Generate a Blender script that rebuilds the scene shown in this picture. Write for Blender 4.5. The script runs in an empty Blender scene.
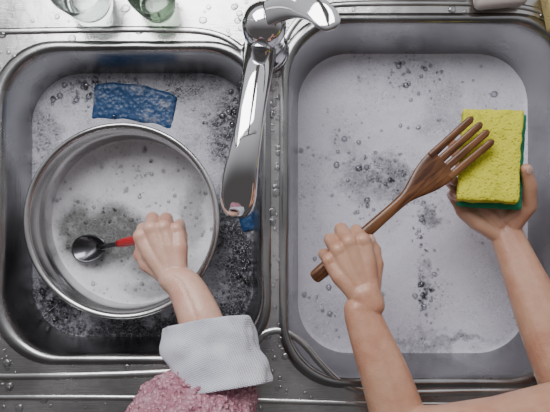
import bpy, bmesh, math, random
from mathutils import Vector, Matrix, noise
random.seed(7)
H=0.8; S=0.0013/H
scene=bpy.context.scene
def w(px,py,z=0.0):
    k=(H-z)*S
    return Vector(((px-275)*k,(230-py)*k,z))
# ------------------------------------------------------------ helpers
def link(o,parent=None):
    scene.collection.objects.link(o)
    if parent is not None: o.parent=parent
    return o
def empty(name):
    e=bpy.data.objects.new(name,None); e.empty_display_size=0.05
    return link(e)
def obj_from_bm(name,bm,mat=None,parent=None,smooth=True):
    me=bpy.data.meshes.new(name); bm.to_mesh(me); bm.free()
    if smooth:
        for p in me.polygons: p.use_smooth=True
    if mat:
        for m in (mat if isinstance(mat,list) else [mat]): me.materials.append(m)
    return link(bpy.data.objects.new(name,me),parent)
class NT:
    def __init__(s,name,world=False):
        s.m=bpy.data.materials.new(name); s.m.use_nodes=True
        s.t=s.m.node_tree; s.b=s.t.nodes['Principled BSDF']; s.out=s.t.nodes['Material Output']
    def n(s,typ,**kw):
        nd=s.t.nodes.new(typ)
        for k,v in kw.items():
            setattr(nd,k,v)
        return nd
    def l(s,a,b): s.t.links.new(a,b)
    def math(s,op,a,b=None,clamp=False):
        nd=s.t.nodes.new('ShaderNodeMath'); nd.operation=op; nd.use_clamp=clamp
        for i,v in enumerate((a,b)):
            if v is None: continue
            if isinstance(v,(int,float)): nd.inputs[i].default_value=v
            else: s.l(v,nd.inputs[i])
        return nd.outputs[0]
    def maprange(s,v,a,b,c=0,d=1):
        nd=s.t.nodes.new('ShaderNodeMapRange'); nd.interpolation_type='SMOOTHSTEP'
        s.l(v,nd.inputs['Value'])
        for k,x in (('From Min',a),('From Max',b),('To Min',c),('To Max',d)): nd.inputs[k].default_value=x
        return nd.outputs[0]
    def mix(s,f,a,b):
        nd=s.t.nodes.new('ShaderNodeMix'); nd.data_type='RGBA'
        if isinstance(f,(int,float)): nd.inputs[0].default_value=f
        else: s.l(f,nd.inputs[0])
        for i,v in ((6,a),(7,b)):
            if isinstance(v,tuple): nd.inputs[i].default_value=(*v,1) if len(v)==3 else v
            else: s.l(v,nd.inputs[i])
        return nd.outputs[2]
    def coord(s,scale=(1,1,1),rot=(0,0,0)):
        tc=s.n('ShaderNodeTexCoord'); mp=s.n('ShaderNodeMapping')
        mp.inputs['Scale'].default_value=scale; mp.inputs['Rotation'].default_value=rot
        s.l(tc.outputs['Object'],mp.inputs['Vector']); return mp.outputs[0]
    def noise(s,vec,scale,detail=3,rough=.5):
        nd=s.n('ShaderNodeTexNoise'); s.l(vec,nd.inputs['Vector'])
        nd.inputs['Scale'].default_value=scale; nd.inputs['Detail'].default_value=detail; nd.inputs['Roughness'].default_value=rough
        return nd
    def voro(s,vec,scale,feature='F1'):
        nd=s.n('ShaderNodeTexVoronoi'); nd.feature=feature; s.l(vec,nd.inputs['Vector'])
        nd.inputs['Scale'].default_value=scale; return nd
    def bump(s,h,strength=.3,dist=.001):
        nd=s.n('ShaderNodeBump'); nd.inputs['Strength'].default_value=strength; nd.inputs['Distance'].default_value=dist
        s.l(h,nd.inputs['Height']); s.l(nd.outputs[0],s.b.inputs['Normal'])
    def set(s,**kw):
        for k,v in kw.items():
            s.b.inputs[k.replace('_',' ')].default_value=v
        return s
# ------------------------------------------------------------ materials
def steel(name,base=(.52,.52,.54),r0=.2,r1=.38,dirscale=(1,40,1),bump=.15,streak=.3):
    t=NT(name); t.set(Metallic=1.0)
    v=t.coord(dirscale); n1=t.noise(v,30,4)
    v2=t.coord(); n2=t.noise(v2,9,4); n3=t.noise(v2,60,3)
    col=t.mix(t.maprange(n2.outputs[0],.35,.7),tuple(c*.78 for c in base),tuple(c*1.15 for c in base))
    t.l(col,t.b.inputs['Base Color'])
    rr=t.maprange(n2.outputs[0],.3,.7,r0,r1); t.l(rr,t.b.inputs['Roughness'])
    h=t.math('ADD',t.math('MULTIPLY',n1.outputs[0],streak),n2.outputs[0])
    h=t.math('ADD',h,t.math('MULTIPLY',n3.outputs[0],.16))
    t.bump(h,bump,.003)
    return t.m
M_deck=steel('brushed_steel_deck',base=(.64,.63,.62),r0=.14,r1=.3,dirscale=(1,30,1),bump=.5,streak=.08)
M_basin=steel('brushed_steel_basin',base=(.38,.38,.38),r0=.16,r1=.32,dirscale=(1,1,30),bump=.3)
M_pot=steel('pot_steel',base=(.6,.59,.59),r0=.16,r1=.3,dirscale=(1,1,60),bump=.12)
M_spoon=steel('spoon_steel',base=(.16,.16,.17),r0=.14,r1=.24,dirscale=(1,1,1),bump=.1)
t=NT('chrome'); t.set(Metallic=1.0,Roughness=.05,Base_Color=(.76,.76,.78,1)); M_chrome=t.m
t=NT('dark_ring'); t.set(Roughness=.4,Base_Color=(.03,.03,.035,1)); M_dark=t.m
def foam(name,blobs,light=(.62,.61,.69),dark=(.1,.1,.11),warp=.03,gen=.0,rings=1.0,fine_=.22,lo=.45,inner=.5):
    t=NT(name); v=t.coord()
    nz=t.noise(v,22,4,.6)
    sub=t.n('ShaderNodeVectorMath',operation='SUBTRACT'); t.l(nz.outputs['Color'],sub.inputs[0]); sub.inputs[1].default_value=(.5,.5,.5)
    sc=t.n('ShaderNodeVectorMath',operation='SCALE'); t.l(sub.outputs[0],sc.inputs[0]); sc.inputs['Scale'].default_value=warp*4
    add=t.n('ShaderNodeVectorMath',operation='ADD'); t.l(v,add.inputs[0]); t.l(sc.outputs[0],add.inputs[1])
    tot=None
    for (px,py,rx,ry,s_,z) in blobs:
        c=w(px,py,z); kk=(H-z)*S
        mp=t.n('ShaderNodeVectorMath',operation='SUBTRACT'); t.l(add.outputs[0],mp.inputs[0]); mp.inputs[1].default_value=(c.x,c.y,c.z)
        mu=t.n('ShaderNodeVectorMath',operation='MULTIPLY'); t.l(mp.outputs[0],mu.inputs[0]); mu.inputs[1].default_value=(1/(rx*kk),1/(ry*kk),0)
        ln=t.n('ShaderNodeVectorMath',operation='LENGTH'); t.l(mu.outputs[0],ln.inputs[0])
        m=t.maprange(ln.outputs['Value'],inner,1.3,s_,0)
        tot=m if tot is None else t.math('MAXIMUM',tot,m)
    n2=t.noise(v,70,5,.65); n3=t.noise(v,11,4,.6); n4=t.noise(v,330,3,.6)
    vo=t.voro(v,130); vo2=t.voro(v,330); ve=t.voro(v,190,'DISTANCE_TO_EDGE'); ve2=t.voro(v,420,'DISTANCE_TO_EDGE')
    a=t.math('MULTIPLY',tot,t.maprange(n2.outputs[0],.3,.6,lo,1.0))
    base=t.math('MULTIPLY',t.maprange(n3.outputs[0],.40,.72,0,1),.26+gen)
    fine=t.math('MULTIPLY',t.maprange(n4.outputs[0],.42,.68,0,1),fine_)
    a=t.math('ADD',t.math('MAXIMUM',a,base),fine,True)
    spot=t.maprange(vo.outputs['Distance'],.14,.36,1,0)
    gate=t.maprange(n3.outputs[0],.46,.66,.04,1)
    gate=t.math('MAXIMUM',gate,tot)
    spot=t.math('MULTIPLY',t.math('MULTIPLY',spot,gate),.34)
    spot2=t.math('MULTIPLY',t.math('MULTIPLY',t.maprange(vo2.outputs['Distance'],.1,.38,1,0),t.maprange(n2.outputs[0],.44,.64,.1,1)),.17)
    a=t.math('ADD',t.math('ADD',a,spot),spot2,True)
    edge=t.math('MULTIPLY',t.math('MULTIPLY',t.maprange(ve.outputs['Distance'],.0,.12,1,0),t.maprange(n2.outputs[0],.48,.62,0,1)),.45*rings)
    edge2=t.math('MULTIPLY',t.math('MULTIPLY',t.maprange(ve2.outputs['Distance'],.0,.15,1,0),t.maprange(n3.outputs[0],.4,.6,.2,1)),.2*rings)
    a=t.math('SUBTRACT',t.math('SUBTRACT',a,edge,True),edge2,True)
    t.l(t.mix(a,light,dark),t.b.inputs['Base Color'])
    t.l(t.maprange(a,.25,.9,.5,.1),t.b.inputs['Roughness'])
    hh=t.math('ADD',t.math('MULTIPLY',vo.outputs['Distance'],.5),t.math('MULTIPLY',n2.outputs[0],1.0))
    hh=t.math('ADD',hh,t.math('MULTIPLY',vo2.outputs['Distance'],.35))
    t.bump(hh,.35,.002)
    t.set(IOR=1.33)
    return t.m
ZL=-.07; ZR=-.09
M_waterL=foam('foam_water_dark',[(240,130,38,55,1.0,ZL),(246,240,38,100,1.2,ZL),(150,338,140,30,1.2,ZL),(40,320,50,60,1.15,ZL),(190,82,52,26,.8,ZL),(38,130,22,50,.6,ZL),(120,95,60,30,.5,ZL),(240,320,50,40,1.2,ZL)],gen=.24,light=(.56,.56,.62),dark=(.03,.03,.034),warp=.02,inner=.3)
M_waterR=foam('foam_water_light',[(385,180,48,30,.8,ZR),(345,150,26,22,.35,ZR),(425,215,15,24,.8,ZR),(424,290,9,20,.7,ZR),(415,75,44,20,.35,ZR),(440,110,32,36,.4,ZR),(330,310,30,40,.25,ZR),(440,345,80,10,.6,ZR),(500,300,40,60,.2,ZR)],warp=.03,light=(.80,.79,.89),dark=(.08,.08,.095),fine_=.09,inner=.3)
M_waterP=foam('foam_water_pot',[(108,235,44,32,1.0,-.095),(80,232,24,34,.95,-.095),(150,250,30,30,.75,-.095),(160,288,40,12,.55,-.095),(192,215,13,36,.55,-.095)],warp=.010,gen=.05,light=(.78,.77,.81),dark=(.12,.123,.118),rings=.3,lo=.8,fine_=.07,inner=.6)
def clear(name,tint=(1,1,1),ior=1.33,rmin=.06):
    t=NT(name); t.t.nodes.remove(t.b)
    tr=t.n('ShaderNodeBsdfTransparent'); tr.inputs[0].default_value=(*tint,1)
    gl=t.n('ShaderNodeBsdfGlossy'); gl.inputs['Roughness'].default_value=.03
    lw=t.n('ShaderNodeLayerWeight'); lw.inputs['Blend'].default_value=.35
    f=t.math('ADD',t.math('MULTIPLY',lw.outputs['Fresnel'],.8),rmin,True)
    mx=t.n('ShaderNodeMixShader'); t.l(f,mx.inputs[0]); t.l(tr.outputs[0],mx.inputs[1]); t.l(gl.outputs[0],mx.inputs[2])
    t.l(mx.outputs[0],t.out.inputs['Surface']); return t.m
M_bubble=clear('soap_bubble_film',(.84,.84,.86))
M_drop=clear('water_drop',(.93,.93,.95),rmin=.14)
t=NT('drinking_glass_clear'); t.set(Base_Color=(.8,.87,.85,1),Roughness=.03,IOR=1.45); t.b.inputs['Transmission Weight'].default_value=.9; M_glass=t.m
t=NT('green_glass'); t.set(Base_Color=(.35,.45,.35,1),Roughness=.05,IOR=1.45); t.b.inputs['Transmission Weight'].default_value=.85; M_gglass=t.m
def skin(name,base=(.56,.31,.215),red=(.52,.2,.14)):
    t=NT(name); v=t.coord(); n=t.noise(v,28,3); n2=t.noise(v,420,3); vo=t.voro(v,600); n5=t.noise(v,90,3)
    c=t.mix(t.maprange(n.outputs[0],.35,.7,0,.7),base,red)
    c=t.mix(t.maprange(n5.outputs[0],.4,.7,0,.25),c,tuple(x*1.25 for x in base))
    t.l(c,t.b.inputs['Base Color'])
    t.l(t.maprange(n5.outputs[0],.35,.65,.28,.46),t.b.inputs['Roughness']); t.b.inputs['Subsurface Weight'].default_value=.2
    t.b.inputs['Subsurface Radius'].default_value=(.01,.004,.002); t.b.inputs['Subsurface Scale'].default_value=.5
    t.b.inputs['Coat Weight'].default_value=.2; t.b.inputs['Coat Roughness'].default_value=.18
    t.bump(t.math('ADD',t.math('ADD',n2.outputs[0],vo.outputs['Distance']),t.math('MULTIPLY',n5.outputs[0],2)),.3,.001); return t.m
M_skin=skin('skin',(.57,.325,.215),(.50,.22,.14)); M_skin2=skin('skin_fair',(.64,.395,.295),(.60,.27,.20))
t=NT('fingernail'); t.set(Base_Color=(.64,.42,.35,1),Roughness=.22); M_nail=t.m
def wood():
    t=NT('dark_wood'); v=t.coord((1,9,9)); n=t.noise(v,26,4,.6); v2=t.coord(); n2=t.noise(v2,14,2)
    c=t.mix(t.maprange(n.outputs[0],.35,.65),(.06,.022,.010),(.19,.078,.03))
    t.l(t.mix(t.maprange(n2.outputs[0],.45,.75,0,.45),c,(.30,.14,.055)),t.b.inputs['Base Color'])
    t.set(Roughness=.28); t.bump(n.outputs[0],.25,.0006); return t.m
M_wood=wood()
def spongem(name,a,b,sc,ps):
    t=NT(name); v=t.coord(); vo=t.voro(v,sc); vo2=t.voro(v,sc*2.3); n=t.noise(v,60,4,.6)
    h=t.maprange(vo.outputs['Distance'],.12,.5); h2=t.maprange(vo2.outputs['Distance'],.1,.5)
    hh=t.math('ADD',t.math('MULTIPLY',h,.7),t.math('MULTIPLY',h2,.4))
    c=t.mix(t.maprange(hh,.1,.6),b,a)
    t.l(t.mix(t.maprange(n.outputs[0],.5,.7,0,.5),c,b),t.b.inputs['Base Color']); t.set(Roughness=.85)
    t.bump(hh,ps,.002); return t.m
M_yel=spongem('sponge_yellow',(.74,.71,.05),(.46,.45,.015),260,.7)
M_grn=spongem('scourer_green',(.02,.33,.17),(.005,.14,.07),900,.8)
M_sponge2=spongem('old_sponge',(.6,.48,.2),(.35,.25,.1),300,.6)
def bluem():
    t=NT('blue_sponge_with_suds'); v=t.coord(); n=t.noise(v,45,5,.65); vo=t.voro(v,420); vo2=t.voro(v,180)
    c=t.mix(t.maprange(vo.outputs['Distance'],.1,.5),(.008,.024,.07),(.02,.07,.18))
    f=t.math('MULTIPLY',t.maprange(n.outputs[0],.54,.68,0,.7),t.maprange(vo2.outputs['Distance'],.1,.4,.3,1))
    t.l(t.mix(f,c,(.28,.29,.34)),t.b.inputs['Base Color']); t.set(Roughness=.4); t.bump(vo2.outputs['Distance'],.5,.002); return t.m
M_blue=bluem()
t=NT('red_plastic'); t.set(Base_Color=(.45,.012,.018,1),Roughness=.25); M_red=t.m
t=NT('soap'); t.set(Base_Color=(.55,.48,.46,1),Roughness=.4); M_soap=t.m
def fabric_white():
    t=NT('white_cotton'); v=t.coord((1,1,1),(0,0,.3)); a=t.n('ShaderNodeTexWave'); t.l(v,a.inputs[0]); a.inputs['Scale'].default_value=180; a.bands_direction='X'
    b=t.n('ShaderNodeTexWave'); t.l(v,b.inputs[0]); b.inputs['Scale'].default_value=180; b.bands_direction='Y'
    h=t.math('ADD',a.outputs['Fac'],b.outputs['Fac']); n=t.noise(v,30,3); n2=t.noise(v,12,4)
    t.l(t.mix(t.maprange(n.outputs[0],.3,.7),(.72,.74,.84),(.84,.85,.9)),t.b.inputs['Base Color'])
    t.set(Roughness=.85); t.bump(t.math('ADD',t.math('ADD',t.math('MULTIPLY',h,.12),n.outputs[0]),n2.outputs[0]),.75,.010); return t.m
M_white=fabric_white()
def knit():
    t=NT('pink_knit'); v=t.coord(); vo=t.voro(v,230); n=t.noise(v,35,3)
    vo2=t.voro(v,520)
    h=t.math('ADD',t.math('SUBTRACT',1,vo.outputs['Distance']),t.math('MULTIPLY',t.math('SUBTRACT',1,vo2.outputs['Distance']),.4))
    c=t.mix(t.maprange(h,.55,1.2),(.42,.18,.23),(.78,.46,.52))
    t.l(t.mix(t.maprange(n.outputs[0],.5,.75,0,.35),c,(.8,.64,.69)),t.b.inputs['Base Color'])
    t.set(Roughness=.9); t.bump(h,1,.004); return t.m
M_knit=knit()
t=NT('worktop'); v=t.coord(); n=t.noise(v,90,4); t.l(t.mix(t.maprange(n.outputs[0],.4,.6),(.12,.11,.1),(.3,.28,.26)),t.b.inputs['Base Color']); t.set(Roughness=.4); M_top=t.m
def tiles():
    t=NT('wall_tiles'); v=t.coord((1,1,1),(math.pi/2,0,0)); b=t.n('ShaderNodeTexBrick'); t.l(v,b.inputs['Vector'])
    b.offset=0; b.inputs['Scale'].default_value=5; b.inputs['Color1'].default_value=(.5,.5,.48,1); b.inputs['Color2'].default_value=(.55,.54,.52,1); b.inputs['Mortar'].default_value=(.25,.25,.25,1); b.inputs['Row Height'].default_value=.5; b.inputs['Mortar Size'].default_value=.012
    t.l(b.outputs[0],t.b.inputs['Base Color']); t.set(Roughness=.25); return t.m
M_tile=tiles()
t=NT('floor_mat'); v=t.coord(); n=t.noise(v,5,3); t.l(t.mix(n.outputs[0],(.1,.07,.05),(.16,.12,.09)),t.b.inputs['Base Color']); M_floor=t.m
t=NT('white_paint'); t.set(Base_Color=(.7,.7,.7,1)); M_paint=t.m
# ------------------------------------------------------------ rounded rect loops
def rrect(x0,y0,x1,y1,r,n=14,side=10):
    r=min(r,(x1-x0)/2-1e-4,(y1-y0)/2-1e-4)
    pts=[]
    cs=[(x1-r,y1-r,0),(x0+r,y1-r,90),(x0+r,y0+r,180),(x1-r,y0+r,270)]
    for i,(cx,cy,a0) in enumerate(cs):
        for k in range(n+1):
            a=math.radians(a0+90*k/n); pts.append((cx+r*math.cos(a),cy+r*math.sin(a)))
        nx=cs[(i+1)%4]; a=math.radians(nx[2]); q=(nx[0]+r*math.cos(a),nx[1]+r*math.sin(a)); p=pts[-1]
        for k in range(1,side): pts.append((p[0]+(q[0]-p[0])*k/side,p[1]+(q[1]-p[1])*k/side))
    return pts
def px_rect(x0,y0,x1,y1,z=0):
    a=w(x0,y1,z); b=w(x1,y0,z); return (a.x,a.y,b.x,b.y)
BL=px_rect(1,50,262,356); BR=px_rect(288,22,568,379); CR=.078
DECK=(-.44,-.265,.49,.335)
def basin(name,rect,parent):
    prof=[(-.012,0),(-.009,.0022),(-.005,.0030),(-.001,.0020),(.0015,-.002),(.004,-.010),(.009,-.04),(.015,-.08),(.021,-.12),(.027,-.15),(.036,-.166),(.052,-.174),(.09,-.177)]
    bm=bmesh.new(); prev=None
    for ins,z in prof:
        pts=rrect(rect[0]+ins,rect[1]+ins,rect[2]-ins,rect[3]-ins,max(CR-ins*.3,.02))
        ring=[bm.verts.new((x,y,z)) for x,y in pts]
        if prev:
            for i in range(len(ring)):
                bm.faces.new((prev[i],ring[i],ring[(i+1)%len(ring)],prev[(i+1)%len(ring)]))
        prev=ring
    bm.faces.new(prev)
    bmesh.ops.recalc_face_normals(bm,faces=bm.faces)
    return obj_from_bm(name,bm,[M_basin],parent)
sink=empty('kitchen_sink')
basin('basin_left',BL,sink); basin('basin_right',BR,sink)
bm=bmesh.new(); edges=[]
def addloop(pts,z=0):
    vs=[bm.verts.new((x,y,z)) for x,y in pts]
    return [bm.edges.new((vs[i],vs[(i+1)%len(vs)])) for i in range(len(vs))]
edges+=addloop(rrect(*DECK,.02))
def offs(R,o): return rrect(R[0]-o,R[1]-o,R[2]+o,R[3]+o,CR+o*.3)
for R in (BL,BR): edges+=addloop(offs(R,.012))
bmesh.ops.triangle_fill(bm,use_beauty=True,edges=edges)
for f in list(bm.faces):
    f.normal_update()
    if f.normal.z<0: f.normal_flip()
obj_from_bm('deck',bm,[M_deck],sink,smooth=False)
def curve_tube(name,pts,r,mat,parent,cyc=False,flat=.45):
    cu=bpy.data.curves.new(name,'CURVE'); cu.dimensions='3D'; cu.bevel_depth=r; cu.bevel_resolution=4
    sp=cu.splines.new('NURBS'); sp.points.add(len(pts)-1)
    for p,q in zip(sp.points,pts): p.co=(q[0],q[1],0,1)
    sp.order_u=3; sp.use_endpoint_u=True; sp.use_cyclic_u=cyc; sp.resolution_u=8
    cu.materials.append(mat); o=link(bpy.data.objects.new(name,cu),parent); o.scale=(1,1,flat); return o
curve_tube('pressed_rim_front',[w(*p) for p in [(-60,377),(60,377),(180,373),(232,366),(255,345),(265,332),(285,330),(303,342),(322,366),(345,388),(380,394),(480,392),(600,390)]],.0045,M_deck,sink)
curve_tube('pressed_rim_back',[w(*p) for p in [(-60,33),(60,30),(170,29),(215,32),(243,48),(252,60)]],.0045,M_deck,sink)
curve_tube('pressed_rim_back_right',[w(*p) for p in [(282,48),(292,22),(320,6),(360,3),(480,3),(540,8),(572,30),(590,60)]],.004,M_deck,sink)
curve_tube('pressed_rim_edge',[w(*p) for p in [(-60,398),(100,397),(300,402),(420,406),(600,404)]],.0035,M_deck,sink)
def box(name,x0,y0,z0,x1,y1,z1,mat,parent=None,bev=.0):
    bm=bmesh.new(); bmesh.ops.create_cube(bm,size=1)
    for v in bm.verts: v.co=Vector(((x0+x1)/2+v.co.x*(x1-x0),(y0+y1)/2+v.co.y*(y1-y0),(z0+z1)/2+v.co.z*(z1-z0)))
    o=obj_from_bm(name,bm,[mat],parent,smooth=False)
    if bev:
        m=o.modifiers.new('b','BEVEL'); m.width=bev; m.segments=3
    return o
ct=empty('kitchen_counter')
box('worktop_left',-1.0,-.32,-.035,-.435,.42,-.001,M_top,ct); box('worktop_right',.485,-.32,-.035,1.0,.42,-.001,M_top,ct)
box('worktop_front',-.435,-.32,-.035,.485,-.26,-.001,M_top,ct,.003); box('worktop_back',-.435,.33,-.035,.485,.42,-.001,M_top,ct)
box('cabinet_front',-1,-.30,-.85,1,-.28,-.035,M_paint,ct)
box('wall_back',-1.6,.42,-.9,1.6,.47,.12,M_tile)
box('floor',-1.6,-1.6,-.92,1.6,.47,-.9,M_floor)
win=empty('window_1')
box('sill',-.75,.40,.12,.75,.48,.14,M_paint,win); box('jamb_left',-.75,.43,.14,-.70,.47,1.0,M_paint,win); box('jamb_right',.70,.43,.14,.75,.47,1.0,M_paint,win); box('mullion',-.02,.43,.14,.02,.47,1.0,M_paint,win); box('head',-.75,.43,1.0,.75,.47,1.05,M_paint,win)
# ------------------------------------------------------------ water surfaces
def water(name,rect,z,ins,mat,hole=None):
    bm=bmesh.new(); c=((rect[0]+rect[2])/2,(rect[1]+rect[3])/2)
    if hole: c=(hole[0],hole[1])
    pts=rrect(rect[0]+ins,rect[1]+ins,rect[2]-ins,rect[3]-ins,CR-ins*.3)
    prev=None; N=60
    for k in range(N+1):
        s_=1-k/N
        if k==N and not hole:
            v0=bm.verts.new((c[0],c[1],z)); n=len(prev)
            for i in range(n): bm.faces.new((prev[i],prev[(i+1)%n],v0))
            break
        ring=[]
        for x,y in pts:
            X=x-c[0]; Y=y-c[1]
            if hole:
                L_=math.hypot(X,Y); q=hole[2]+(L_-hole[2])*s_
                X=c[0]+X/L_*q; Y=c[1]+Y/L_*q
            else: X=c[0]+X*s_; Y=c[1]+Y*s_
            d=.0012*noise.noise(Vector((X*25,Y*25,3)))+.0006*noise.noise(Vector((X*90,Y*90,7)))
            if k==0: d+=.002
            ring.append(bm.verts.new((X,Y,z+d)))
        if prev:
            n=len(ring)
            for i in range(n): bm.faces.new((prev[i],prev[(i+1)%n],ring[(i+1)%n],ring[i]))
        prev=ring
    for f in bm.faces:
        f.normal_update()
        if f.normal.z<0: f.normal_flip()
    return obj_from_bm(name,bm,[mat])
PC=w(121.5,221,-.02); PR=98.5*(H+.02)*S
wl=water('soapy_water',BL,ZL,.0132,M_waterL,(PC.x,PC.y,PR-.009)); wr=water('soapy_water.001',BR,ZR,.0162,M_waterR)
# ------------------------------------------------------------ pot
pot=empty('cooking_pot')
def lathe(name,prof,c,mat,parent,seg=96):
    bm=bmesh.new(); prev=None
    for r,z in prof:
        if r<1e-5:
            v0=bm.verts.new((c[0],c[1],z))
            for i in range(seg): bm.faces.new((prev[i],prev[(i+1)%seg],v0))
            continue
        ring=[bm.verts.new((c[0]+r*math.cos(2*math.pi*i/seg),c[1]+r*math.sin(2*math.pi*i/seg),z)) for i in range(seg)]
        if prev and len(prev)==seg:
            for i in range(seg): bm.faces.new((prev[i],prev[(i+1)%seg],ring[(i+1)%seg],ring[i]))
        prev=ring
    bmesh.ops.recalc_face_normals(bm,faces=bm.faces)
    return obj_from_bm(name,bm,[mat],parent)
zr=-.02
lathe('pot_body',[(.05,-.174),(PR-.022,-.173),(PR-.012,-.165),(PR-.009,-.15),(PR-.007,zr-.006),(PR-.003,zr-.003),(PR,zr-.001),(PR-.0005,zr+.0012),(PR-.003,zr+.002),(PR-.007,zr+.0005),(PR-.0085,zr-.004),(PR-.0095,zr-.022),(PR-.0112,zr-.0235),(PR-.0115,zr-.05),(PR-.0125,-.15),(PR-.017,-.163),(PR-.026,-.169),(.03,-.1695),(0,-.1695)],PC,M_pot,pot)
bm=bmesh.new(); zp=-.095; prev=None
for k in range(40):
    r=(PR-.0112)*(1-k/40)
    ring=[bm.verts.new((PC.x+r*math.cos(2*math.pi*i/96),PC.y+r*math.sin(2*math.pi*i/96),zp+(.002 if k==0 else .0008*noise.noise(Vector((r*math.cos(2*math.pi*i/96)*40,r*math.sin(2*math.pi*i/96)*40,1)))))) for i in range(96)]
    if prev:
        for i in range(96): bm.faces.new((prev[i],prev[(i+1)%96],ring[(i+1)%96],ring[i]))
    prev=ring
bm.faces.new(prev)
for f in bm.faces:
    f.normal_update()
    if f.normal.z<0: f.normal_flip()
obj_from_bm('dish_water',bm,[M_waterP],pot)
# ------------------------------------------------------------ bubbles & drops
def in_rr(x,y,R,o,r=CR):
    cx,cy=(R[0]+R[2])/2,(R[1]+R[3])/2; hx,hy=(R[2]-R[0])/2+o,(R[3]-R[1])/2+o
    qx,qy=abs(x-cx)-hx+r,abs(y-cy)-hy+r
    return math.hypot(max(qx,0),max(qy,0))+min(max(qx,qy),0)-r<0
def domes(name,items,mat,parent=None,flat=1.0,sub=2):
    bm=bmesh.new()
    for (p,r) in items:
        f=flat*random.uniform(.8,1.1)
        M=Matrix.Translation(p)@Matrix.Rotation(random.random()*6,4,'Z')@Matrix.Diagonal((r*random.uniform(.85,1.25),r,r*f,1))
        bmesh.ops.create_icosphere(bm,subdivisions=sub,radius=1,matrix=M)
    return obj_from_bm(name,bm,[mat],parent)
def clusters(blobs,n,z,rect,ins,avoid=None):
    out=[]
    while len(out)<n:
        b=random.choice(blobs); px=random.gauss(b[0],b[2]); py=random.gauss(b[1],b[3]); p=w(px,py,z)
        if not in_rr(p.x,p.y,rect,-ins-.004): continue
        if avoid and (p-Vector((avoid[0],avoid[1],z))).length<avoid[2]: continue
        out.append((p,min(.0045,.0008+random.expovariate(900))))
    return out
domes('suds_bubbles',clusters([(245,130,12,40),(250,260,10,40),(150,335,60,10),(40,320,15,15),(80,85,40,12)],520,ZL,BL,.014,(PC.x,PC.y,PR+.004)),M_bubble,wl)
domes('suds_bubbles_r',clusters([(385,180,28,22),(424,230,6,40),(425,290,5,14),(420,75,30,12),(345,150,25,25),(330,300,25,30),(430,200,80,80)],340,ZR,BR,.017),M_bubble,wr)
bp=[]
while len(bp)<170:
    a=random.random()*6.28; r=(PR-.014)*math.sqrt(random.random())
    bp.append((Vector((PC.x+r*math.cos(a),PC.y+r*math.sin(a),zp)),min(.003,.0007+random.expovariate(1100))))
domes('bubbles',bp,M_bubble,pot)
dr=[]
while len(dr)<330:
    c=random.random()
    if c<.3: px,py=random.uniform(0,16),random.uniform(40,400)
    elif c<.6: px,py=random.uniform(264,288),random.uniform(60,360)
    elif c<.85: px,py=random.uniform(0,550),random.uniform(0,40)
    else: px,py=random.uniform(0,550),random.uniform(356,412)
    p=w(px,py,0)
    if in_rr(p.x,p.y,BL,.006) or in_rr(p.x,p.y,BR,.006): continue
    dr.append((p,min(.0055,.0009+random.expovariate(600))))
domes('water_droplets',dr,M_drop,sink,flat=.35)
# ------------------------------------------------------------ loft
def loft(name,rows,mat,parent=None,seg=28,up=Vector((0,0,1)),wr=0,wf=30,cap=True,power=2.0,fixdir=None,fine=0):
    bm=bmesh.new(); rings=[]; n=len(rows)
    for i,(c,rx,rz) in enumerate(rows):
        d=(rows[min(i+1,n-1)][0]-rows[max(i-1,0)][0])
        if fixdir is not None: d=fixdir.copy()
        if d.length<1e-7: d=Vector((0,-1,0))
        d.normalize(); side=d.cross(up).normalized(); u=side.cross(d).normalized()
        ring=[]
        for k in range(seg):
            a=2*math.pi*k/seg; ca,sa=math.cos(a),math.sin(a)
            ex=math.copysign(abs(ca)**(2/power),ca); ez=math.copysign(abs(sa)**(2/power),sa)
            p=c+side*ex*rx+u*ez*rz
            if wr:
                o_=(p-c).normalized()
                p=p+o_*(wr*(noise.noise(p*wf)+.5*noise.noise(p*wf*2.3))+fine*noise.noise(p*210))
            ring.append(bm.verts.new(p))
        if rings:
            pr=rings[-1]
            for k in range(seg): bm.faces.new((pr[k],pr[(k+1)%seg],ring[(k+1)%seg],ring[k]))
        rings.append(ring)
    if cap: bm.faces.new(rings[0]); bm.faces.new(rings[-1])
    bmesh.ops.recalc_face_normals(bm,faces=bm.faces)
    return obj_from_bm(name,bm,[mat],parent)
def interp(pts,n):
    out=[]; P=[pts[0]]+list(pts)+[pts[-1]]
    for i in range(1,len(P)-2):
        for k in range(n):
            t_=k/n; out.append(tuple(.5*((2*P[i][j])+(-P[i-1][j]+P[i+1][j])*t_+(2*P[i-1][j]-5*P[i][j]+4*P[i+1][j]-P[i+2][j])*t_**2+(-P[i-1][j]+3*P[i][j]-3*P[i+1][j]+P[i+2][j])*t_**3) for j in range(len(P[0]))))
    out.append(tuple(pts[-1])); return out
# ------------------------------------------------------------ faucet
fa=empty('kitchen_faucet'); FC=Vector((-.0125,.232,0))
lathe('faucet_body',[(.031,0),(.031,.004),(.028,.008),(.0245,.012),(.024,.075),(.0245,.076),(.0245,.078),(.023,.0785),(.023,.081),(.025,.082),(.0255,.1),(.0245,.112),(.019,.121),(.011,.126),(0,.127)],FC,M_chrome,fa,64)
lathe('faucet_seal_ring',[(.0236,.0775),(.0236,.0818)],FC,M_dark,fa,64)
rows=[(262,34,.060,.017,.015),(261,46,.072,.0185,.014),(258,68,.095,.0175,.012),(253,100,.112,.0160,.010),(248,132,.120,.0160,.010),(243,160,.120,.0180,.0115),(240,180,.114,.0200,.013),(238.5,196,.104,.0205,.014),(238,207,.094,.018,.013),(238,212,.088,.012,.010),(238,214,.086,.003,.003)]
rows=interp(rows,6)
loft('spout',[(w(a,b,c),max(rx,.001),max(rz,.001)) for a,b,c,rx,rz in rows],M_chrome,fa,seg=40,power=2.5)
tipc=w(239,190,.10); lathe('aerator',[(.009,.078),(.0125,.078),(.013,.08),(.013,.1)],tipc,M_chrome,fa,48)
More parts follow.
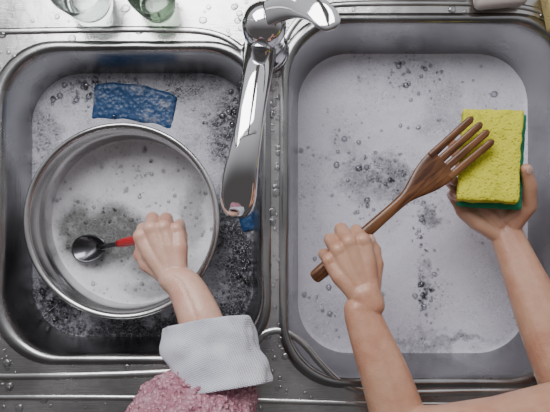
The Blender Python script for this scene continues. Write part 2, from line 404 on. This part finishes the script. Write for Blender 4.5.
rows=interp([(266,14,.124,.014,.004),(282,8,.132,.0145,.005),(298,5,.142,.0145,.0045),(314,9,.152,.0145,.004),(326,18,.158,.014,.0035),(333,26,.160,.010,.003),(335,29,.160,.002,.001)],5)
loft('lever',[(w(a,b,c),max(rx,.001),max(rz,.0006)) for a,b,c,rx,rz in rows],M_chrome,fa,seg=32,power=2.4)
# ------------------------------------------------------------ glasses & things on the back ledge
def glass(name,c,r,h,mat):
    return lathe(name,[(r*.6,.001),(r*.78,.0015),(r*.82,.006),(r,h-.001),(r-.001,h),(r-.0022,h-.001),(r*.8-.002,.01),(r*.4,.008),(0,.008)],c,mat,None,64)
glass('drinking_glass',w(90,2),.036,.06,M_glass)
glass('drinking_glass.001',w(158,6),.030,.055,M_gglass)
def pad(name,c,dx,dy,dz,mat,rot=0,bev=.006,parent=None):
    bm=bmesh.new(); bmesh.ops.create_cube(bm,size=1)
    for v in bm.verts: v.co=Vector((v.co.x*dx,v.co.y*dy,v.co.z*dz))
    bmesh.ops.bevel(bm,geom=list(bm.edges),offset=bev,segments=4,profile=.5,affect='EDGES')
    o=obj_from_bm(name,bm,[mat],parent); o.location=c; o.rotation_euler=(0,0,rot); return o
pad('soap_bar',w(500,-3,.012)+Vector((0,.004,0)),.068,.035,.022,M_soap,.1,.009)
pad('sponge.001',w(558,10,.014),.03,.05,.026,M_sponge2,.2,.005)
# ------------------------------------------------------------ blue sponge afloat in suds
def blue_sponge(name,cx,cy,dx,dy,dz,rot,z,seed,curl=.25,amp=.0022):
    bm=bmesh.new(); bmesh.ops.create_cube(bm,size=1)
    bmesh.ops.subdivide_edges(bm,edges=bm.edges,cuts=24,use_grid_fill=True)
    bev=.006
    for v in bm.verts:
        v.co=Vector((v.co.x*dx,v.co.y*dy,v.co.z*dz))
        q=Vector((max(-dx/2+bev,min(dx/2-bev,v.co.x)),max(-dy/2+bev,min(dy/2-bev,v.co.y)),max(-dz/2+bev,min(dz/2-bev,v.co.z))))
        d=v.co-q
        if d.length>bev: v.co=q+d.normalized()*bev
        v.co+=d.normalized()*(noise.noise(v.co*40+Vector((seed,0,0)))*amp+noise.noise(v.co*140)*.0008)
        v.co.y-=curl*(v.co.x**2)/dx
    o=obj_from_bm(name,bm,[M_blue]); o.location=w(cx,cy,z); o.rotation_euler=(.09,.02,rot); return o
blue_sponge('dish_sponge',136,104,.118,.052,.024,-.14,ZL-.0075,2)
blue_sponge('dish_sponge.001',247,221,.022,.030,.02,.2,ZL-.006,5)
# ------------------------------------------------------------ wooden fork
A=w(313,279,.045); B=w(485,127,.066); ax=(B-A); LEN=ax.length; ax.normalize()
yv=Vector((0,0,1)).cross(ax).normalized(); zv=ax.cross(yv)
fork_m=Matrix(((ax.x,yv.x,zv.x,A.x),(ax.y,yv.y,zv.y,A.y),(ax.z,yv.z,zv.z,A.z),(0,0,0,1)))
bm=bmesh.new()
st=[(0.0,.003,.002,0),(.006,.0068,.004,0),(.03,.0086,.0058,0),(.15,.0085,.006,0),(.35,.0076,.0058,0),(.50,.0070,.0052,0),(.56,.0088,.0048,0),(.61,.0135,.0044,-.0005),(.66,.0182,.0040,-.0012),(.71,.0212,.0036,-.002),(.77,.0222,.0034,-.002)]
st=interp(st,4)
seg=32; rings=[]
for x,hw,ht,zl in st:
    ring=[]
    for k in range(seg):
        a=2*math.pi*k/seg; ca,sa=math.cos(a),math.sin(a)
        e=.8; ring.append(bm.verts.new((x*LEN,math.copysign(abs(ca)**e,ca)*hw,math.copysign(abs(sa)**e,sa)*ht+zl)))
    if rings:
        for k in range(seg): bm.faces.new((rings[-1][k],rings[-1][(k+1)%seg],ring[(k+1)%seg],ring[k]))
    rings.append(ring)
bm.faces.new(rings[0]); bm.faces.new(rings[-1])
NTN=4
for i in range(NTN):
    y0=-.0171+i*.0114; y1=-.0183+i*.0122
    hw0=.0051; rr=[]
    ln=[.95,1.0,1.0,.95][i]
    for x,f in ((.745,0),(.77,.12),(.81,.3),(.86,.5),(.91,.7),(.955,.88),(.985,.97),(1.0,1.0)):
        X=(.745+(x-.745)*ln); y=y0+(y1-y0)*f; hw=hw0*(1-.12*f); ht=.0034*(1-.25*f); zl=-.002+.004*f*f
        if f==1.0: hw*=.5; ht*=.5
        ring=[]
        for k in range(16):
            a=2*math.pi*k/16; ca,sa=math.cos(a),math.sin(a)
            ring.append(bm.verts.new((X*LEN,y+math.copysign(abs(ca)**.8,ca)*hw,math.copysign(abs(sa)**.8,sa)*ht+zl)))
        if rr:
            for k in range(16): bm.faces.new((rr[-1][k],rr[-1][(k+1)%16],ring[(k+1)%16],ring[k]))
        rr.append(ring)
    bm.faces.new(rr[0]); bm.faces.new(rr[-1])
bmesh.ops.recalc_face_normals(bm,faces=bm.faces)
fork=obj_from_bm('wooden_fork',bm,[M_wood]); fork.matrix_world=fork_m
rm=fork.modifiers.new('r','REMESH'); rm.mode='VOXEL'; rm.voxel_size=.0006; rm.use_smooth_shade=True
sm=fork.modifiers.new('s','SMOOTH'); sm.iterations=3; sm.factor=.5
# ------------------------------------------------------------ sponge
sp=empty('sponge'); sp.location=w(489,157,.040); sp.rotation_euler=(math.radians(-4),math.radians(-13),math.radians(-4))
def grid_pad(name,dx,dy,dz,c,mat,amp,bev):
    bm=bmesh.new(); bmesh.ops.create_cube(bm,size=1)
    for v in bm.verts: v.co=Vector((v.co.x*dx,v.co.y*dy,v.co.z*dz))
    bmesh.ops.subdivide_edges(bm,edges=bm.edges,cuts=30,use_grid_fill=True)
    for v in bm.verts:
        q=Vector((max(-dx/2+bev,min(dx/2-bev,v.co.x)),max(-dy/2+bev,min(dy/2-bev,v.co.y)),max(-dz/2+bev,min(dz/2-bev,v.co.z))))
        d=v.co-q
        if d.length>bev: v.co=q+d.normalized()*bev
        n_=noise.noise(v.co*160)*amp+noise.noise(v.co*35)*amp
        v.co+=d.normalized()*n_ if d.length>1e-6 else Vector((0,0,0))
        v.co+=Vector(c)
    return obj_from_bm(name,bm,[mat],sp)
grid_pad('foam_block',.071,.113,.022,(0,0,.004),M_yel,.0011,.003)
grid_pad('scourer_layer',.077,.119,.008,(.0037,-.003,-.0105),M_grn,.0009,.003)
# ------------------------------------------------------------ hands
def capsule_chain(bm,pts):
    for i,(p,r) in enumerate(pts):
        bmesh.ops.create_icosphere(bm,subdivisions=3,radius=r,matrix=Matrix.Translation(p))
        if i:
            q,rq=pts[i-1]; d=p-q
            if d.length<1e-6: continue
            M=Matrix.Translation((p+q)/2)@d.to_track_quat('Z','Y').to_matrix().to_4x4()
            bmesh.ops.create_cone(bm,cap_ends=True,segments=24,radius1=rq,radius2=r,depth=d.length,matrix=M)
MCP=[(.027,.086,0),(.005,.091,.003),(-.016,.086,.001),(-.034,.076,-.004)]
PH=[(.044,.026,.021),(.048,.030,.022),(.045,.028,.022),(.035,.021,.019)]
FR=[1,1.02,.96,.84]
def make_hand(bm,nails,wrist,F,N,right,s,curls,spread=(4,1,-3,-8),thumb=None,thumb_world=None,fat=1.0):
    F=F.normalized(); N=(N-F*N.dot(F)).normalized(); T=(N.cross(F) if right else F.cross(N)).normalized()
    def L(x,y,z): return wrist+(T*x+F*y+N*z)*s
    for i in range(4):
        m=Vector(MCP[i]); f=FR[i]*fat
        wx=[.010,.004,-.004,-.009][i]
        capsule_chain(bm,[(L(wx,0,-.001),.0160*s),(L(wx*.5+m.x*.35,m.y*.3,-.0012),.0152*s),(L(wx*.3+m.x*.7,m.y*.62,m.z*.4-.0015),.0142*s*fat),(L(m.x,m.y-.004,m.z-.001),.0125*s*f),(L(m.x,m.y+.002,m.z+.0008),.0125*s*f)])
        if i:
            mp_=(Vector(MCP[i])+Vector(MCP[i-1]))/2
            capsule_chain(bm,[(L(mp_.x*.6,mp_.y*.5,-.002),.0142*s),(L(mp_.x,mp_.y-.008,mp_.z-.003),.0118*s)])
        p=L(*m); a=0; sp_=math.radians(spread[i])
        rad=[.0118,.0110,.0093,.0078]
        chain=[(p,rad[0]*s*f)]
        for j in range(3):
            a+=math.radians(curls[i][j])
            base=(F*math.cos(sp_)+T*math.sin(sp_)); d=base*math.cos(a)-N*math.sin(a)
            q=p+d*PH[i][j]*s
            mid=p.lerp(q,.5); rm_=(rad[j]+rad[j+1])/2*.94
            chain.append((mid,rm_*s*f))
            rr_=rad[j+1]*s*f
            if j==2:
                q=q-d*rr_*.6; up=(base*math.sin(a)+N*math.cos(a)); side=d.cross(up)
                nails.append((p.lerp(q,.72)+up*rr_*.86,d,up,side,rr_))
            chain.append((q,rr_)); p=q
        capsule_chain(bm,chain)
    capsule_chain(bm,[(L(-.012,.005,-.006),.013*s),(L(-.024,.04,-.010),.0135*s),(L(-.030,.066,-.010),.011*s)])
    capsule_chain(bm,[(L(.0,.02,-.006),.013*s),(L(.0,.06,-.006),.013*s)])
    if thumb_world: tp=thumb_world
    else:
        tp=[L(*q) for q in (thumb or [(.018,.012,-.008),(.044,.046,-.022),(.056,.072,-.030),(.060,.096,-.036)])]
    tr=[.0150,.0135,.0118,.0092]
    ch=[(tp[0],tr[0]*s)]
    for j in range(1,4):
        ch.append((tp[j-1].lerp(tp[j],.5),(tr[j-1]+tr[j])/2*.96*s)); ch.append((tp[j],tr[j]*s*fat))
    capsule_chain(bm,ch)
    capsule_chain(bm,[(L(.014,.02,-.008),.012*s),(tp[1],.0125*s),(L(.022,.066,-.006),.009*s)])
    d=(tp[3]-tp[2]).normalized(); up=(N-d*N.dot(d)+T*.5); up=(up-d*up.dot(d)).normalized()
    if thumb_world: up=Vector((.25,0,1)); up=(up-d*up.dot(d)).normalized()
    nails.append((tp[3]+up*tr[3]*s*.86-d*.001,d,up,d.cross(up),tr[3]*s*1.1))
    return L,T
def finish_body(name,bm,nails,mat,parent,vox=.001):
    o=obj_from_bm(name,bm,[mat],parent)
    r=o.modifiers.new('r','REMESH'); r.mode='VOXEL'; r.voxel_size=vox; r.use_smooth_shade=True
    s_=o.modifiers.new('s','SMOOTH'); s_.iterations=10; s_.factor=.5
    nb=bmesh.new()
    for c,d,up,side,r_ in nails:
        M=Matrix(((side.x,d.x,up.x,c.x),(side.y,d.y,up.y,c.y),(side.z,d.z,up.z,c.z),(0,0,0,1)))@Matrix.Diagonal((r_*.68,r_*.85,r_*.22,1))
        bmesh.ops.create_icosphere(nb,subdivisions=3,radius=1,matrix=M)
    obj_from_bm(name+'_nails',nb,[M_nail],parent)
    return o
def limb(bm,pts,T,off):
    pts=[tuple(x) for x in interp([(p.x,p.y,p.z,r) for p,r in pts],3)]
    for sg in (-1,1):
        capsule_chain(bm,[(Vector(p[:3])+T*sg*off*(p[3]/.02),p[3]) for p in pts])
def ang(a,z=0): return Vector((math.cos(math.radians(a)),math.sin(math.radians(a)),z))
fist=[(64,86,46),(58,90,48),(62,92,48),(70,92,48)]
GY,GZ=.082,-.031
child=empty('child')
bm=bmesh.new(); nails=[]
s=.74; F=ang(110,-.04); N=Vector((.05,-.05,1)); 
F.normalize(); Nn=(N-F*N.dot(F)).normalized(); T=F.cross(Nn)
G=A.lerp(B,.195)
wr_=G-(F*GY+Nn*GZ)*s
L,T=make_hand(bm,nails,wr_,F,N,False,s,fist,thumb=[(.016,.012,-.008),(.036,.044,-.022),(.043,.066,-.030),(.041,.086,-.024)],fat=1.07)
limb(bm,[(wr_+F*.006,.0148),(wr_-F*.010,.0152),(w(361,308,.073),.0165),(w(369,334,.075),.0192),(w(383,370,.078),.0228),(w(396,410,.080),.0255),(w(402,432,.082),.027)],T,.005)
capsule_chain(bm,[(w(402,432,.084),.030),(w(440,434,.105),.032),(w(500,430,.13),.036),(w(570,420,.17),.041),(w(640,430,.22),.045)])
finish_body('left_arm',bm,nails,M_skin,child)
bm=bmesh.new(); nails=[]
wr2=w(506,234,.010); F=ang(128,-.10); N=Vector((.16,0,-1))
L,T=make_hand(bm,nails,wr2,F,N,True,.74,[(3,8,6),(3,8,6),(4,78,45),(8,80,45)],spread=(9,13,0,8),
   thumb_world=[w(514,224,.018),w(529,206,.032),w(530,186,.046),w(526,169,.056)])
limb(bm,[(wr2,.0158),(w(518,262,.020),.0180),(w(534,300,.032),.0222),(w(554,345,.045),.0265),(w(576,395,.058),.029),(w(592,430,.07),.031)],T,.006)
capsule_chain(bm,[(w(590,430,.072),.031),(w(610,450,.12),.036),(w(640,470,.2),.043)])
finish_body('right_arm',bm,nails,M_skin,child)
# --- toddler with spoon
spoon=empty('spoon'); SA=w(93,249,-.080); SB=w(172,233,.035)
sd=(SB-SA).normalized()
rows=[(SA.lerp(SB,a),r,r2) for a,r,r2 in ((.06,.005,.002),(.12,.0045,.0022),(.2,.0038,.0022),(.34,.0036,.0025),(.40,.0036,.003))]
loft('neck',rows,M_spoon,spoon,seg=16)
rows=[(SA.lerp(SB,a),r,r2) for a,r,r2 in ((.34,.001,.001),(.345,.0048,.004),(.40,.0062,.005),(.5,.0068,.0055),(.7,.0072,.006),(.98,.0072,.006),(1.06,.006,.005),(1.08,.002,.002))]
loft('handle',rows,M_red,spoon,seg=20)
bm=bmesh.new(); NR=14; NS=40; prev=None
for k in range(NR+1):
    q=k/NR; ring=[]
    if k==0: v0=bm.verts.new((0,0,-.010)); continue
    for i in range(NS):
        a=2*math.pi*i/NS
        taper=1-.12*math.cos(a)
        ring.append(bm.verts.new((.027*q*math.cos(a),.0185*q*math.sin(a)*taper,-.010*(1-q*q))))
    if prev is None:
        for i in range(NS): bm.faces.new((v0,ring[i],ring[(i+1)%NS]))
    else:
        for i in range(NS): bm.faces.new((prev[i],ring[i],ring[(i+1)%NS],prev[(i+1)%NS]))
    prev=ring
for f in bm.faces: f.normal_update()
sb=obj_from_bm('spoon_bowl',bm,[M_spoon],spoon); sb.location=SA+Vector((-.006,.001,.003)); sb.rotation_euler=(0,math.radians(-14),math.atan2(sd.y,sd.x))
m=sb.modifiers.new('t','SOLIDIFY'); m.thickness=.0018
tod=empty('toddler'); bm=bmesh.new(); nails=[]
s=.72; F=ang(112,-.10); N=Vector((-.05,.05,1)); F.normalize(); Nn=(N-F*N.dot(F)).normalized(); T=Nn.cross(F)
G=SA.lerp(SB,.88); wt=G-(F*GY+Nn*GZ)*s
L,T=make_hand(bm,nails,wt,F,N,True,s,fist,thumb=[(.016,.012,-.008),(.040,.044,-.024),(.048,.064,-.036),(.042,.082,-.042)],fat=1.12)
limb(bm,[(wt,.0158),(w(186,288,.055),.0185),(w(199,316,.070),.0215),(w(211,350,.078),.023),(w(220,385,.088),.025)],T,.004)
finish_body('forearm_and_hand',bm,nails,M_skin2,tod)
cd=Vector((.16,-1,.22))
cr=[(205,350,.088,.029,.026),(205,332,.084,.033,.030),(205.5,325,.083,.040,.035),(206,322,.084,.046,.038),(208,325,.086,.0500,.040),(211,340,.092,.0525,.042),(216,360,.100,.0535,.043),(221,380,.108,.0545,.044),(223,389,.112,.0525,.043),(223,389,.113,.045,.037)]
loft('turned_back_cuff',[(w(a,b,c),rx,rz) for a,b,c,rx,rz in interp(cr,6)],M_white,tod,seg=96,wr=.010,wf=26,cap=False,fixdir=cd,power=2.0)
kr=[(216,368,.100,.040,.032),(208,382,.106,.054,.040),(199,398,.114,.064,.045),(190,420,.128,.068,.050),(176,455,.150,.070,.055),(158,505,.18,.073,.062)]
loft('knitted_sleeve',[(w(a,b,c),rx,rz) for a,b,c,rx,rz in interp(kr,14)],M_knit,tod,seg=200,wr=.006,wf=30,fixdir=Vector((-.15,-1,.3)),fine=.0045)
# ------------------------------------------------------------ light
wd=bpy.data.worlds.new('sky'); scene.world=wd; wd.use_nodes=True; nt=wd.node_tree
bg=nt.nodes['Background']; tc=nt.nodes.new('ShaderNodeTexCoord'); sx=nt.nodes.new('ShaderNodeSeparateXYZ'); nt.links.new(tc.outputs['Generated'],sx.inputs[0])
mr=nt.nodes.new('ShaderNodeMapRange'); mr.interpolation_type='SMOOTHSTEP'; nt.links.new(sx.outputs['Y'],mr.inputs['Value'])
mr.inputs['From Min'].default_value=-.5; mr.inputs['From Max'].default_value=.75; mr.inputs['To Min'].default_value=0; mr.inputs['To Max'].default_value=1
cr_=nt.nodes.new('ShaderNodeMix'); cr_.data_type='RGBA'; nt.links.new(mr.outputs[0],cr_.inputs[0])
cr_.inputs[6].default_value=(.12,.112,.11,1); cr_.inputs[7].default_value=(.97,.97,1.02,1)
nt.links.new(cr_.outputs[2],bg.inputs['Color']); bg.inputs['Strength'].default_value=.78
def area(name,loc,target,sx_,sy_,power,col):
    ld=bpy.data.lights.new(name,'AREA'); ld.shape='RECTANGLE'; ld.size=sx_; ld.size_y=sy_; ld.energy=power; ld.color=col
    o=link(bpy.data.objects.new(name,ld)); o.location=loc; o.rotation_euler=(Vector(target)-Vector(loc)).to_track_quat('-Z','Y').to_euler(); return o
area('window_daylight',(-.25,.72,.85),(0,.0,0),.8,.6,15,(.99,.98,1))
cam=bpy.data.cameras.new('camera'); co=link(bpy.data.objects.new('camera',cam)); co.location=(0,0,H)
cam.sensor_width=36; cam.lens=36*H/(550*.0013); cam.shift_y=24/550; cam.clip_start=.02
scene.camera=co
